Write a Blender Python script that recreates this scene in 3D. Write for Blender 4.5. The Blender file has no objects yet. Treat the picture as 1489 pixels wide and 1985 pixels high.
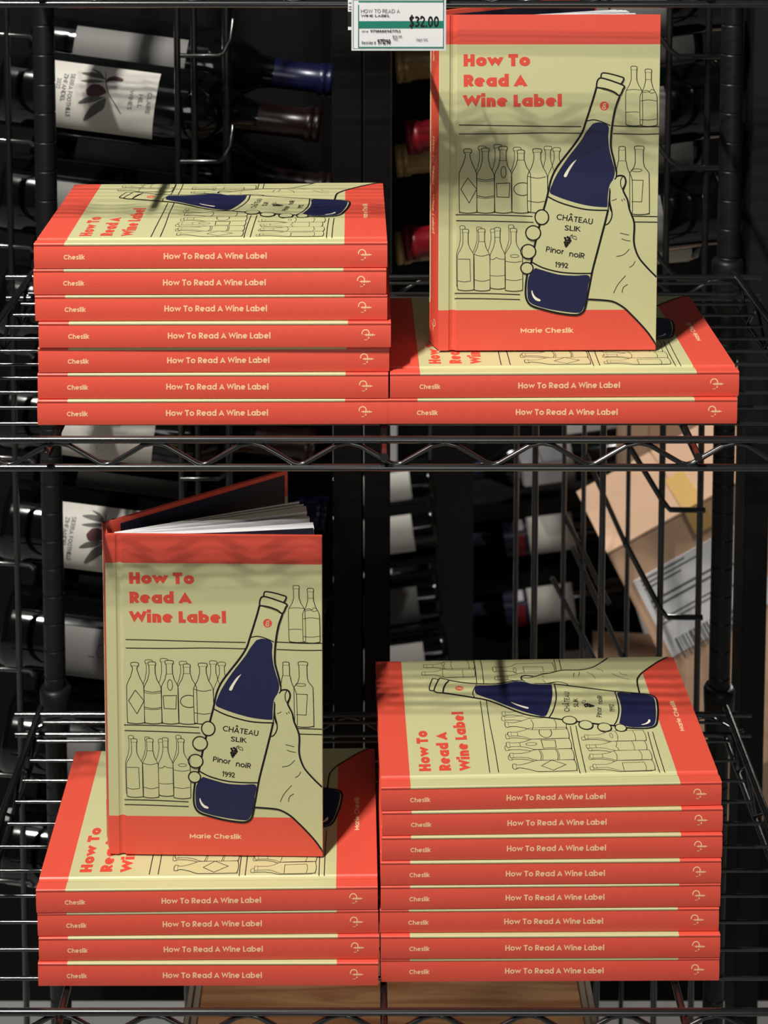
import bpy, bmesh, math, random
from mathutils import Vector, Matrix
from mathutils.geometry import tessellate_polygon
random.seed(7)
S = bpy.context.scene
COL = S.collection
PI = math.pi
CAMZ = 1.65                                    # camera height; heights below are "CAMZ - drop"
# ------------------------------------------------------------------ camera
F_, PPX, PPY, PITCH = 2956.855, 725.32, -165.476, .08374
cd = bpy.data.cameras.new('camera'); cam = bpy.data.objects.new('camera', cd); COL.objects.link(cam)
cd.sensor_fit = 'VERTICAL'; cd.sensor_height = 36; cd.lens = F_ / 1985 * 36
cd.shift_x = (744.5 - PPX) / 1985; cd.shift_y = (PPY - 992.5) / 1985
cd.clip_start = .02; cd.clip_end = 50
cam.location = (0, 0, CAMZ); cam.rotation_euler = (PI/2 - PITCH, 0, 0)
cd.dof.use_dof = True; cd.dof.focus_distance = 1.03; cd.dof.aperture_fstop = 13
S.camera = cam
# ------------------------------------------------------------------ world, lights, exposure
W = bpy.data.worlds.new('world'); S.world = W; W.use_nodes = True
W.node_tree.nodes['Background'].inputs[0].default_value = (.9, .93, 1, 1)
W.node_tree.nodes['Background'].inputs[1].default_value = .05
S.view_settings.view_transform = 'Standard'; S.view_settings.look = 'None'
S.view_settings.exposure = 0; S.view_settings.gamma = 1; S.view_settings.use_curve_mapping = False
def area(name, loc, target, size, power, color=(1, .95, .86), size_y=None):
    l = bpy.data.lights.new(name, 'AREA'); l.energy = power; l.color = color
    l.shape = 'RECTANGLE' if size_y else 'DISK'; l.size = size
    if size_y: l.size_y = size_y
    o = bpy.data.objects.new(name, l); COL.objects.link(o); o.location = loc
    o.rotation_euler = (Vector(target) - Vector(loc)).to_track_quat('-Z', 'Y').to_euler()
    return o
for k in range(4):                                     # a short track of four small spots, up and to the left in front of the shelves
    area('track_spot', (-.80, -.40+.10*k, 3.42), (0, 1.03, 1.1), .04, 26, (1, .965, .90))
area('front_fill_light', (.25, -2.1, 1.72), (0, 1.05, 1.15), 1.0, 13, (1, .97, .93))  # added fill for spines and standing covers, stands in for store ambient
area('overhead_fill_light', (-.5, .2, 3.4), (-.1, 1.2, 1.0), 1.2, 2.5, (1, .97, .93), .6)  # faint overhead fill added for softer shade, not an actual panel
s2_ = bpy.data.lights.new('crate_fill_spot', 'SPOT'); s2_.energy = 16; s2_.color = (1, .95, .88); s2_.spot_size = math.radians(36); s2_.spot_blend = .6; s2_.shadow_soft_size = .08  # added fill, out of frame, only to brighten the crate lid
s3_ = bpy.data.objects.new('crate_fill_spot', s2_); COL.objects.link(s3_); s3_.location = (.60, 1.70, 1.02)
s3_.rotation_euler = (Vector((.0, 1.2, .66)) - s3_.location).to_track_quat('-Z', 'Y').to_euler()
sl_ = bpy.data.lights.new('carton_fill_spot', 'SPOT'); sl_.energy = 50; sl_.color = (1, .97, .94); sl_.spot_size = math.radians(62); sl_.spot_blend = .5; sl_.shadow_soft_size = .06  # added fill aimed at the cartons, no lamp known there
so_ = bpy.data.objects.new('carton_fill_spot', sl_); COL.objects.link(so_); so_.location = (.66, 1.52, 2.05)
so_.rotation_euler = (Vector((.50, 2.0, 1.08)) - so_.location).to_track_quat('-Z', 'Y').to_euler()
s4_ = bpy.data.lights.new('far_rack_fill_spot', 'SPOT'); s4_.energy = 75; s4_.color = (1, .98, .96); s4_.spot_size = math.radians(34); s4_.spot_blend = .5; s4_.shadow_soft_size = .08  # added fill hidden above the opening, lifts the far bottle labels
s5_ = bpy.data.objects.new('far_rack_fill_spot', s4_); COL.objects.link(s5_); s5_.location = (.10, 1.74, 1.75)
s5_.rotation_euler = (Vector((.17, 2.45, 1.13)) - s5_.location).to_track_quat('-Z', 'Y').to_euler()
area('rear_floor_fill_light', (-.9, 2.9, 2.7), (-.4, 2.4, .0), .5, 40, (1, .97, .93))  # added fill to brighten the floor behind the rack

# ------------------------------------------------------------------ materials
def mat(name, rgb, rough=.5, metal=0., coat=0., noise=0., nscale=60., spec=.5, bump=0., trans=0.):
    m = bpy.data.materials.new(name); m.use_nodes = True
    nt = m.node_tree; b = nt.nodes['Principled BSDF']
    b.inputs['Base Color'].default_value = (*rgb, 1); b.inputs['Roughness'].default_value = rough
    b.inputs['Metallic'].default_value = metal; b.inputs['Coat Weight'].default_value = coat
    b.inputs['Coat Roughness'].default_value = .12; b.inputs['Specular IOR Level'].default_value = spec
    if trans: b.inputs['Transmission Weight'].default_value = trans
    tc = nt.nodes.new('ShaderNodeTexCoord'); n = nt.nodes.new('ShaderNodeTexNoise')
    n.inputs['Scale'].default_value = nscale; n.inputs['Detail'].default_value = 4
    nt.links.new(tc.outputs['Object'], n.inputs['Vector'])
    if noise:
        mx = nt.nodes.new('ShaderNodeMix'); mx.data_type = 'RGBA'
        mx.inputs[6].default_value = (*[c*(1-noise) for c in rgb], 1); mx.inputs[7].default_value = (*[min(1, c*(1+noise)) for c in rgb], 1)
        nt.links.new(n.outputs['Fac'], mx.inputs[0]); nt.links.new(mx.outputs[2], b.inputs['Base Color'])
    if bump:
        bp = nt.nodes.new('ShaderNodeBump'); bp.inputs['Strength'].default_value = bump; bp.inputs['Distance'].default_value = .0006
        nt.links.new(n.outputs['Fac'], bp.inputs['Height']); nt.links.new(bp.outputs[0], b.inputs['Normal'])
    return m
M_RED = mat('coral_red_cover_cloth', (.73, .088, .054), .42, noise=.05, nscale=400, bump=.08, spec=.4)
M_CREAM = mat('pale_yellow_cover', (.56, .545, .285), .42, noise=.02, nscale=300, bump=.08, spec=.4)
M_INK = mat('black_ink', (.012, .010, .012), .5, spec=.2)
M_FINE = mat('thin_line_ink', (.10, .085, .05), .5, spec=.2)
M_NAVY = mat('navy_ink', (.015, .017, .062), .42, spec=.35)
M_TITLE = mat('red_title_ink', (.68, .075, .045), .45, spec=.3)
M_FOIL = mat('peach_lettering', (.92, .60, .34), .5, spec=.3)
M_GLINT = mat('cream_highlight_ink', (.86, .80, .62), .5)
M_PAGE = mat('white_paper', (.72, .72, .74), .7, noise=.04, nscale=500)
M_ENDP = mat('navy_endpaper', (.012, .011, .028), .6)
M_BLACKM = mat('black_epoxy_wire', (.008, .008, .008), .24, coat=.7, noise=.2, nscale=150)
M_POST = mat('black_painted_post', (.007, .008, .008), .42, spec=.3, noise=.25, nscale=90)
M_WOODBLK = mat('matt_black_board', (.005, .0045, .0043), .6, noise=.3, nscale=40, spec=.1)
M_GLASS = mat('dark_green_bottle_glass', (.0015, .002, .002), .09, spec=.45)
M_GLASSB = mat('dark_brown_bottle_glass', (.004, .0015, .001), .09, spec=.45)
M_LABEL = mat('cream_bottle_label', (.52, .50, .45), .6, noise=.03, nscale=200)
M_GREYLABEL = mat('grey_bottle_label', (.125, .122, .115), .6, noise=.05, nscale=200)
M_FIG = mat('dark_plum_print', (.055, .008, .015), .6)
M_LEAF = mat('olive_grey_print', (.07, .07, .055), .6)
M_LINK = mat('grey_label_lettering', (.12, .12, .12), .6)
M_CAPTAN = mat('tan_foil_capsule', (.50, .34, .14), .35, metal=.3, noise=.1)
M_CAPRED = mat('dark_red_capsule', (.20, .006, .012), .35, metal=.2, noise=.1)
M_CAPNAVY = mat('navy_capsule', (.004, .006, .034), .3, metal=.2, noise=.1)
M_CAPBRN = mat('brown_capsule', (.012, .004, .003), .3, metal=.2, noise=.1)
M_TAGW = mat('white_card', (.70, .70, .70), .5)
M_TAGP = mat('clear_plastic_sleeve', (.62, .66, .66), .12, coat=.6)
M_GREEN = mat('green_band_ink', (.0, .17, .11), .5)
M_CARD = mat('tan_corrugated_cardboard', (.58, .37, .235), .8, noise=.08, nscale=25)
M_CARDD = mat('brown_cardboard_edge', (.10, .07, .045), .8, noise=.1, nscale=25)
M_TAPE = mat('yellow_packing_tape', (.62, .38, .12), .3)
M_GREY = mat('grey_carton', (.30, .30, .31), .7, noise=.05)
M_FLOOR = mat('pale_grey_floor', (.30, .30, .29), .5, noise=.1, nscale=6)
M_WALL = mat('dark_grey_wall', (.010, .0095, .009), .8, noise=.15, nscale=5)
M_WHITEB = mat('white_base_trim', (.70, .70, .66), .5)
def wood():
    m = mat('orange_pine_board', (.45, .20, .07), .45); nt = m.node_tree; b = nt.nodes['Principled BSDF']
    tc = nt.nodes.new('ShaderNodeTexCoord'); mp = nt.nodes.new('ShaderNodeMapping'); mp.inputs['Scale'].default_value = (4, 40, 26)
    mp.inputs['Rotation'].default_value = (0, 0, .12)
    w = nt.nodes.new('ShaderNodeTexNoise'); w.inputs['Scale'].default_value = 2.2; w.inputs['Detail'].default_value = 6; w.inputs['Distortion'].default_value = .8
    r = nt.nodes.new('ShaderNodeValToRGB')
    r.color_ramp.elements[0].position = .35; r.color_ramp.elements[0].color = (.50, .20, .075, 1)
    r.color_ramp.elements[1].position = .62; r.color_ramp.elements[1].color = (.80, .43, .20, 1)
    nt.links.new(tc.outputs['Object'], mp.inputs[0]); nt.links.new(mp.outputs[0], w.inputs['Vector'])
    nt.links.new(w.outputs['Fac'], r.inputs[0]); nt.links.new(r.outputs[0], b.inputs['Base Color'])
    return m
M_PINE = wood()
M_PALEWOOD = mat('pale_wood_edge', (.42, .33, .24), .6, noise=.15, nscale=60)

# ------------------------------------------------------------------ object helpers
def thing(name, label, cat, loc=(0, 0, 0), rot=(0, 0, 0), group=None):
    o = bpy.data.objects.new(name, None); COL.objects.link(o); o.location = loc; o.rotation_euler = rot
    o.empty_display_size = .02
    o['label'] = label; o['category'] = cat
    if group: o['group'] = group
    return o
def tag(o, label, cat, group=None):
    o['label'] = label; o['category'] = cat
    if group: o['group'] = group
    return o
def mobj(name, me, parent=None, loc=(0, 0, 0), rot=(0, 0, 0)):
    o = bpy.data.objects.new(name, me); COL.objects.link(o)
    if parent: o.parent = parent
    o.location = loc; o.rotation_euler = rot
    return o
def tree_copy(o, parent=None):
    c = o.copy(); COL.objects.link(c); c.parent = parent
    for ch in list(o.children): tree_copy(ch, c)
    return c
class MB:
    def __init__(s): s.v = []; s.f = []; s.m = []; s.sm = []
    def add(s, vs, fs, mi=0, smooth=False):
        n = len(s.v); s.v += [tuple(v) for v in vs]
        for f in fs: s.f.append(tuple(i+n for i in f)); s.m.append(mi); s.sm.append(smooth)
    def box(s, a, b, mi=0, mtx=None):
        (x0, y0, z0), (x1, y1, z1) = a, b
        vs = [Vector(p) for p in [(x0, y0, z0), (x1, y0, z0), (x1, y1, z0), (x0, y1, z0), (x0, y0, z1), (x1, y0, z1), (x1, y1, z1), (x0, y1, z1)]]
        if mtx: vs = [mtx @ v for v in vs]
        s.add(vs, [(0, 3, 2, 1), (4, 5, 6, 7), (0, 1, 5, 4), (1, 2, 6, 5), (2, 3, 7, 6), (3, 0, 4, 7)], mi)
    def tube(s, pts, r, n=8, mi=0, closed=False):
        pts = [Vector(p) for p in pts]; rings = []
        up = Vector((0, 0, 1)); k = len(pts)
        for i, p in enumerate(pts):
            a = pts[max(i-1, 0)]; b = pts[min(i+1, k-1)]; d = (b-a).normalized()
            ref = Vector((0, 1, 0)) if abs(d.y) < .8 else Vector((1, 0, 0))
            x = d.cross(ref).normalized(); y = d.cross(x).normalized()
            sc = 1.
            if 0 < i < k-1:
                c = (pts[i]-pts[i-1]).normalized().dot((pts[i+1]-pts[i]).normalized()); sc = 1/max(.6, math.sqrt((1+c)/2))
            rings.append([p + (x*math.cos(t) + y*math.sin(t)) * r for t in [2*PI*j/n for j in range(n)]])
        vs = [v for rg in rings for v in rg]; fs = []
        for i in range(k-1):
            for j in range(n): fs.append((i*n+j, i*n+(j+1) % n, (i+1)*n+(j+1) % n, (i+1)*n+j))
        s.add(vs, fs, mi, True)
        s.add(rings[0], [tuple(range(n))[::-1]], mi); s.add(rings[-1], [tuple(range(n))], mi)
    def lathe(s, prof, n=24, axis='Z', mi=0):          # prof: (radius, height)
        vs = []; fs = []; k = len(prof)
        for r, h in prof:
            for j in range(n):
                a = 2*PI*j/n; p = (r*math.cos(a), r*math.sin(a), h)
                if axis == 'X': p = (h, r*math.cos(a), r*math.sin(a))
                vs.append(p)
        for i in range(k-1):
            for j in range(n): fs.append((i*n+j, i*n+(j+1) % n, (i+1)*n+(j+1) % n, (i+1)*n+j))
        s.add(vs, fs, mi, True)
        s.add([vs[j] for j in range(n)], [tuple(range(n))[::-1]], mi)
        s.add([vs[(k-1)*n+j] for j in range(n)], [tuple(range(n))], mi)
    def prism(s, poly, axis_fn, t0, t1, mi=0, cap=True):   # poly of 2D points -> axis_fn(p, t)
        n = len(poly)
        vs = [axis_fn(p, t0) for p in poly] + [axis_fn(p, t1) for p in poly]
        fs = [(i, (i+1) % n, n+(i+1) % n, n+i) for i in range(n)]
        if cap: fs += [tuple(range(n))[::-1], tuple(range(n, 2*n))]
        s.add(vs, fs, mi)
    def mesh(s, name, mats, bevel=0):
        me = bpy.data.meshes.new(name); me.from_pydata(s.v, [], s.f)
        for m in mats: me.materials.append(m)
        me.polygons.foreach_set('material_index', s.m); me.polygons.foreach_set('use_smooth', s.sm)
        bm = bmesh.new(); bm.from_mesh(me)
        bmesh.ops.remove_doubles(bm, verts=bm.verts, dist=1e-6) if bevel else None
        bmesh.ops.recalc_face_normals(bm, faces=bm.faces)
        if bevel:
            bmesh.ops.bevel(bm, geom=[e for e in bm.edges if len(e.link_faces) == 2 and e.calc_face_angle(0) > .5], offset=bevel, segments=2, affect='EDGES')
        bm.to_mesh(me); bm.free(); me.update()
        return me
    def build(s, name, mats, parent=None, loc=(0, 0, 0), rot=(0, 0, 0), bevel=0):
        if not isinstance(mats, (list, tuple)): mats = [mats]
        return mobj(name, s.mesh(name, mats, bevel), parent, loc, rot)

# ------------------------------------------------------------------ flat print: ribbons and fills in a 2D space
def bez(pts, per=5):                                   # Catmull-Rom through the points
    if len(pts) < 3: return list(pts)
    P = [pts[0]] + list(pts) + [pts[-1]]; out = []
    for i in range(1, len(P)-2):
        p0, p1, p2, p3 = P[i-1], P[i], P[i+1], P[i+2]
        for k in range(per):
            t = k/per
            out.append(tuple(.5*((2*p1[c]) + (-p0[c]+p2[c])*t + (2*p0[c]-5*p1[c]+4*p2[c]-p3[c])*t*t + (-p0[c]+3*p1[c]-3*p2[c]+p3[c])*t**3) for c in (0, 1)))
    out.append(tuple(pts[-1])); return out
def ell(cx, cy, rx, ry, a0=0, a1=360, n=20, rot=0):
    o = []
    for i in range(n+1):
        a = math.radians(a0 + (a1-a0)*i/n); x = rx*math.cos(a); y = ry*math.sin(a); r = math.radians(rot)
        o.append((cx + x*math.cos(r) - y*math.sin(r), cy + x*math.sin(r) + y*math.cos(r)))
    return o
class Print:
    STEP = .16
    def __init__(s, fn): s.mb = MB(); s.k = 0; s.fn0 = fn; s.fn = lambda x, y, L: s.fn0(x, y, L + s.k*s.STEP)        # fn(x, y, layer) -> 3D
    def line(s, pts, w, mi, L, closed=False):
        q = [pts[0]]
        for p in pts[1:]:
            if (p[0]-q[-1][0])**2 + (p[1]-q[-1][1])**2 > 1e-12: q.append(p)
        pts = q; n = len(pts)
        if n < 2: return
        if closed and (pts[0][0]-pts[-1][0])**2 + (pts[0][1]-pts[-1][1])**2 < 1e-9: pts = pts[:-1]; n -= 1
        h = w/2; vs = []; s.k += 1
        for i in range(n):
            if closed: a, b, c = pts[i-1], pts[i], pts[(i+1) % n]
            else: a, b, c = pts[max(i-1, 0)], pts[i], pts[min(i+1, n-1)]
            def nr(u, v):
                dx, dy = v[0]-u[0], v[1]-u[1]; l = math.hypot(dx, dy) or 1; return (-dy/l, dx/l)
            if a == b or (not closed and i == 0): nx, ny = nr(b, c); k = 1
            elif b == c or (not closed and i == n-1): nx, ny = nr(a, b); k = 1
            else:
                n1, n2 = nr(a, b), nr(b, c); nx, ny = n1[0]+n2[0], n1[1]+n2[1]; l = math.hypot(nx, ny)
                if l < .2: nx, ny, k = n1[0], n1[1], 1
                else: nx, ny = nx/l, ny/l; k = min(4, 2/l)
            vs += [s.fn(b[0]+nx*h*k, b[1]+ny*h*k, L), s.fn(b[0]-nx*h*k, b[1]-ny*h*k, L)]
        m = n if closed else n-1
        s.mb.add(vs, [(2*i, 2*i+1, 2*((i+1) % n)+1, 2*((i+1) % n)) for i in range(m)], mi)
    def fill(s, pts, mi, L):
        if abs(pts[0][0]-pts[-1][0]) + abs(pts[0][1]-pts[-1][1]) < 1e-9: pts = pts[:-1]
        s.k += 1
        tri = tessellate_polygon([[Vector((p[0], p[1], 0)) for p in pts]])
        s.mb.add([s.fn(p[0], p[1], L) for p in pts], [tuple(t) for t in tri], mi)
    def text(s, string, x, y, cap, wt, mi, L, width=None, ang=0, jit=0, track=.0):
        # baseline start at (x, y); y grows downwards; cap = capital height; wt = stroke weight relative to cap
        cur = 0; strokes = []
        for ch in string:
            if ch == ' ': cur += .34; continue
            g, adv = glyph(ch, wt)
            top = 1.0 if ch in 'WAMNVXKR' else (xh_ if ch in 'wy' else (1.06 if ch == 'k' else None))
            for st in g: strokes.append(([(px+cur, py) for px, py in st], top, -.3 if ch == 'y' else 0))
            cur += adv + .085 + track
        cur -= .085 + track
        sx = (width/cap/cur) if width else 1
        ca, sa = math.cos(math.radians(ang)), math.sin(math.radians(ang))
        fn0 = s.fn
        for st, top, bot in strokes:
            jx, jy = random.uniform(-jit, jit), random.uniform(-jit, jit)
            def fn(px, py, L_):
                if top is not None: py = min(max(py, bot), top)
                px += jx; py += jy
                return fn0(x + (px*sx*ca + py*sa)*cap, y + (px*sx*sa - py*ca)*cap, L_)
            s.fn = fn; s.line(st, wt, mi, L)
        s.fn = fn0
xh_ = .77
def glyph(ch, w):
    h = w/2; xh = xh_; r = xh/2-h; ro = xh/2
    C = lambda cx, cy, rx, ry, a0, a1, n=14: [(cx+rx*math.cos(math.radians(a0+(a1-a0)*i/n)), cy+ry*math.sin(math.radians(a0+(a1-a0)*i/n))) for i in range(n+1)]
    if ch == 'o': return [C(ro, ro, r, r, 0, 360, 20)], xh
    if ch == 'a': return [C(ro, ro, r, r, 0, 360, 20), [(xh-h, 0), (xh-h, xh)]], xh
    if ch == 'd': return [C(ro, ro, r, r, 0, 360, 20), [(xh-h, 0), (xh-h, 1.06)]], xh
    if ch == 'b': return [C(ro, ro, r, r, 0, 360, 20), [(h, 0), (h, 1.06)]], xh
    if ch == 'p': return [C(ro, ro, r, r, 0, 360, 20), [(h, -.28), (h, xh)]], xh
    if ch == 'e': return [C(ro, ro, r, r, 0, 318, 18), [(h, ro), (xh-h, ro)]], xh
    if ch == 'h' or ch == 'n':
        ww = .66; rr = ww/2-h
        return [[(h, 0), (h, 1.06 if ch == 'h' else xh)], C(ww/2, xh-h-rr, rr, rr, 180, 0, 10)+[(ww-h, 0)]], ww
    if ch == 'l': return [[(h, 0), (h, 1.06)]], w
    if ch == 'i': return [[(h, 0), (h, xh)], [(h, .84), (h, .84+w)]], w
    if ch == 'r': return [[(h, 0), (h, xh)], C(.36, xh-h-.30+h*.6, .36-h, .30-h*.6, 178, 90, 7)], .38
    if ch == 'k': return [[(h, 0), (h, 1.06)], [(h, .30), (.56, xh)], [(.24, .40), (.60, 0)]], .62
    if ch == 's': return [bez([(.47, .60), (.36, xh-h), (.22, xh-h), (.10, xh-.20), (.25, .39), (.41, .20), (.28, h), (.14, h), (.03, .14)], 3)], .50
    if ch == 'w': return [[(.05, xh), (.27, h*.8), (.50, xh), (.73, h*.8), (.95, xh)]], 1.0
    if ch == 'y': return [[(.05, xh), (.32, 0)], [(.60, xh), (.2, -.3)]], .62
    if ch == 't': return [[(.2, 0), (.2, .95)], [(0, xh-h), (.4, xh-h)]], .4
    if ch == 'c': return [C(ro, ro, r, r, 45, 315, 16)], xh*.9
    if ch == 'H': return [[(h, 0), (h, 1)], [(.78-h, 0), (.78-h, 1)], [(h, .5), (.78-h, .5)]], .78
    if ch == 'T': return [[(0, 1-h), (.68, 1-h)], [(.34, 0), (.34, 1-h)]], .68
    if ch == 'L': return [[(h, 1), (h, 0)], [(0, h), (.52, h)]], .52
    if ch == 'A': return [[(.05, 0), (.42, 1-h*.6), (.79, 0)], [(.18, .28), (.66, .28)]], .84
    if ch == 'Â': return [[(.05, 0), (.42, 1-h), (.79, 0)], [(.18, .28), (.66, .28)], [(.22, 1.12), (.42, 1.34), (.62, 1.12)]], .84
    if ch == 'W': return [[(.05, 1), (.30, h*.7), (.58, 1), (.86, h*.7), (1.11, 1)]], 1.16
    if ch == 'M': return [[(h, 0), (h, 1-h*.3), (.46, .28), (.92-h, 1-h*.3), (.92-h, 0)]], .92
    if ch == 'N': return [[(h, 0), (h, 1-h*.3), (.76-h, h*.3), (.76-h, 1)]], .76
    if ch == 'V': return [[(.03, 1), (.4, h), (.77, 1)]], .8
    if ch == 'X': return [[(.03, 1), (.66, 0)], [(.03, 0), (.66, 1)]], .7
    if ch == 'Z': return [[(0, 1-h), (.6, 1-h), (.05, h), (.62, h)]], .64
    if ch in 'RPBD':
        rr = .27-h/2
        if ch == 'D': return [[(h, 0), (h, 1)], [(h, 1-h), (.3, 1-h)]+C(.3, .5, .5-h, .5-h, 90, -90, 12)+[(h, h)]], .8
        s = [[(h, 0), (h, 1)], [(h, 1-h), (.36, 1-h)]+C(.36, 1-h-rr, rr, rr, 90, -90, 10)+[(h, 1-h-2*rr)]]
        if ch == 'R': s.append([(.32, .42), (.62, 0)])
        if ch == 'B': s.append([(.36, 1-h-2*rr), (.40, 1-h-2*rr)]+C(.40, (1-h-2*rr+h)/2, rr, (1-h-2*rr-h)/2, 90, -90, 10)+[(h, h)])
        return s, .68
    if ch == 'E': return [[(h, 0), (h, 1)], [(0, 1-h), (.55, 1-h)], [(h, .5), (.5, .5)], [(0, h), (.56, h)]], .57
    if ch == 'F': return [[(h, 0), (h, 1)], [(0, 1-h), (.55, 1-h)], [(h, .5), (.48, .5)]], .55
    if ch == 'I': return [[(h, 0), (h, 1)]], w
    if ch == 'K': return [[(h, 0), (h, 1)], [(h, .4), (.6, 1)], [(.25, .55), (.66, 0)]], .67
    if ch == 'U': return [[(h, 1), (h, .35)]+C(.36, .36, .36-h, .36-h, 180, 360, 10)+[(.72-h, 1)]], .72
    if ch in 'O0Q': return [C(.42 if ch != '0' else .33, .5, (.42 if ch != '0' else .33)-h, .5-h, 0, 360, 20)], .84 if ch != '0' else .66
    if ch == 'C': return [C(.5, .5, .5-h, .5-h, 42, 318, 18)], .88
    if ch == 'G': return [C(.5, .5, .5-h, .5-h, 42, 350, 18), [(.5, .45), (.98, .45)]], .98
    if ch in 'S$':
        s = [bez([(.56, .80), (.42, 1-h), (.24, 1-h), (.10, .76), (.30, .52), (.54, .28), (.40, h), (.20, h), (.05, .20)], 3)]
        if ch == '$': s.append([(.32, -.12), (.32, 1.12)])
        return s, .62
    if ch == '1': return [[(.05, .78), (.26, 1-h*.3), (.26, 0)]], .36
    if ch == '2': return [bez([(.06, .72), (.14, .92), (.32, 1-h), (.52, .74), (.38, .44), (.08, h)], 3), [(.05, h), (.6, h)]], .62
    if ch == '3': return [bez([(.06, .84), (.28, 1-h), (.50, .76), (.26, .54)], 3), bez([(.26, .54), (.54, .28), (.28, h), (.04, .16)], 3)], .6
    if ch == '4': return [[(.5, 0), (.5, 1), (.05, .3), (.66, .3)]], .68
    if ch == '5': return [[(.54, 1-h), (.14, 1-h), (.1, .56)]+bez([(.1, .56), (.34, .62), (.54, .32), (.3, h), (.05, .14)], 3)], .6
    if ch in '68': 
        s = [C(.32, .29, .32-h, .29-h, 0, 360, 16)]
        s.append(C(.32, .74, .27-h, .26-h, 0, 360, 14) if ch == '8' else bez([(.05, .34), (.14, .72), (.42, 1)], 3)); return s, .64
    if ch == '9': return [C(.32, .71, .32-h, .29-h, 0, 360, 16), bez([(.59, .66), (.5, .28), (.22, 0)], 3)], .64
    if ch == '7': return [[(0, 1-h), (.58, 1-h), (.2, 0)]], .6
    if ch == '#': return [[(.15, 0), (.3, 1)], [(.45, 0), (.6, 1)], [(0, .33), (.7, .33)], [(.05, .67), (.75, .67)]], .75
    if ch == '.': return [[(h, 0), (h, w)]], w
    return [[(0, .1), (.5, .1)]], .5

# ------------------------------------------------------------------ book
BH, BW, BT = .229, .14698, .01745
GAPB = .0005
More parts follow.
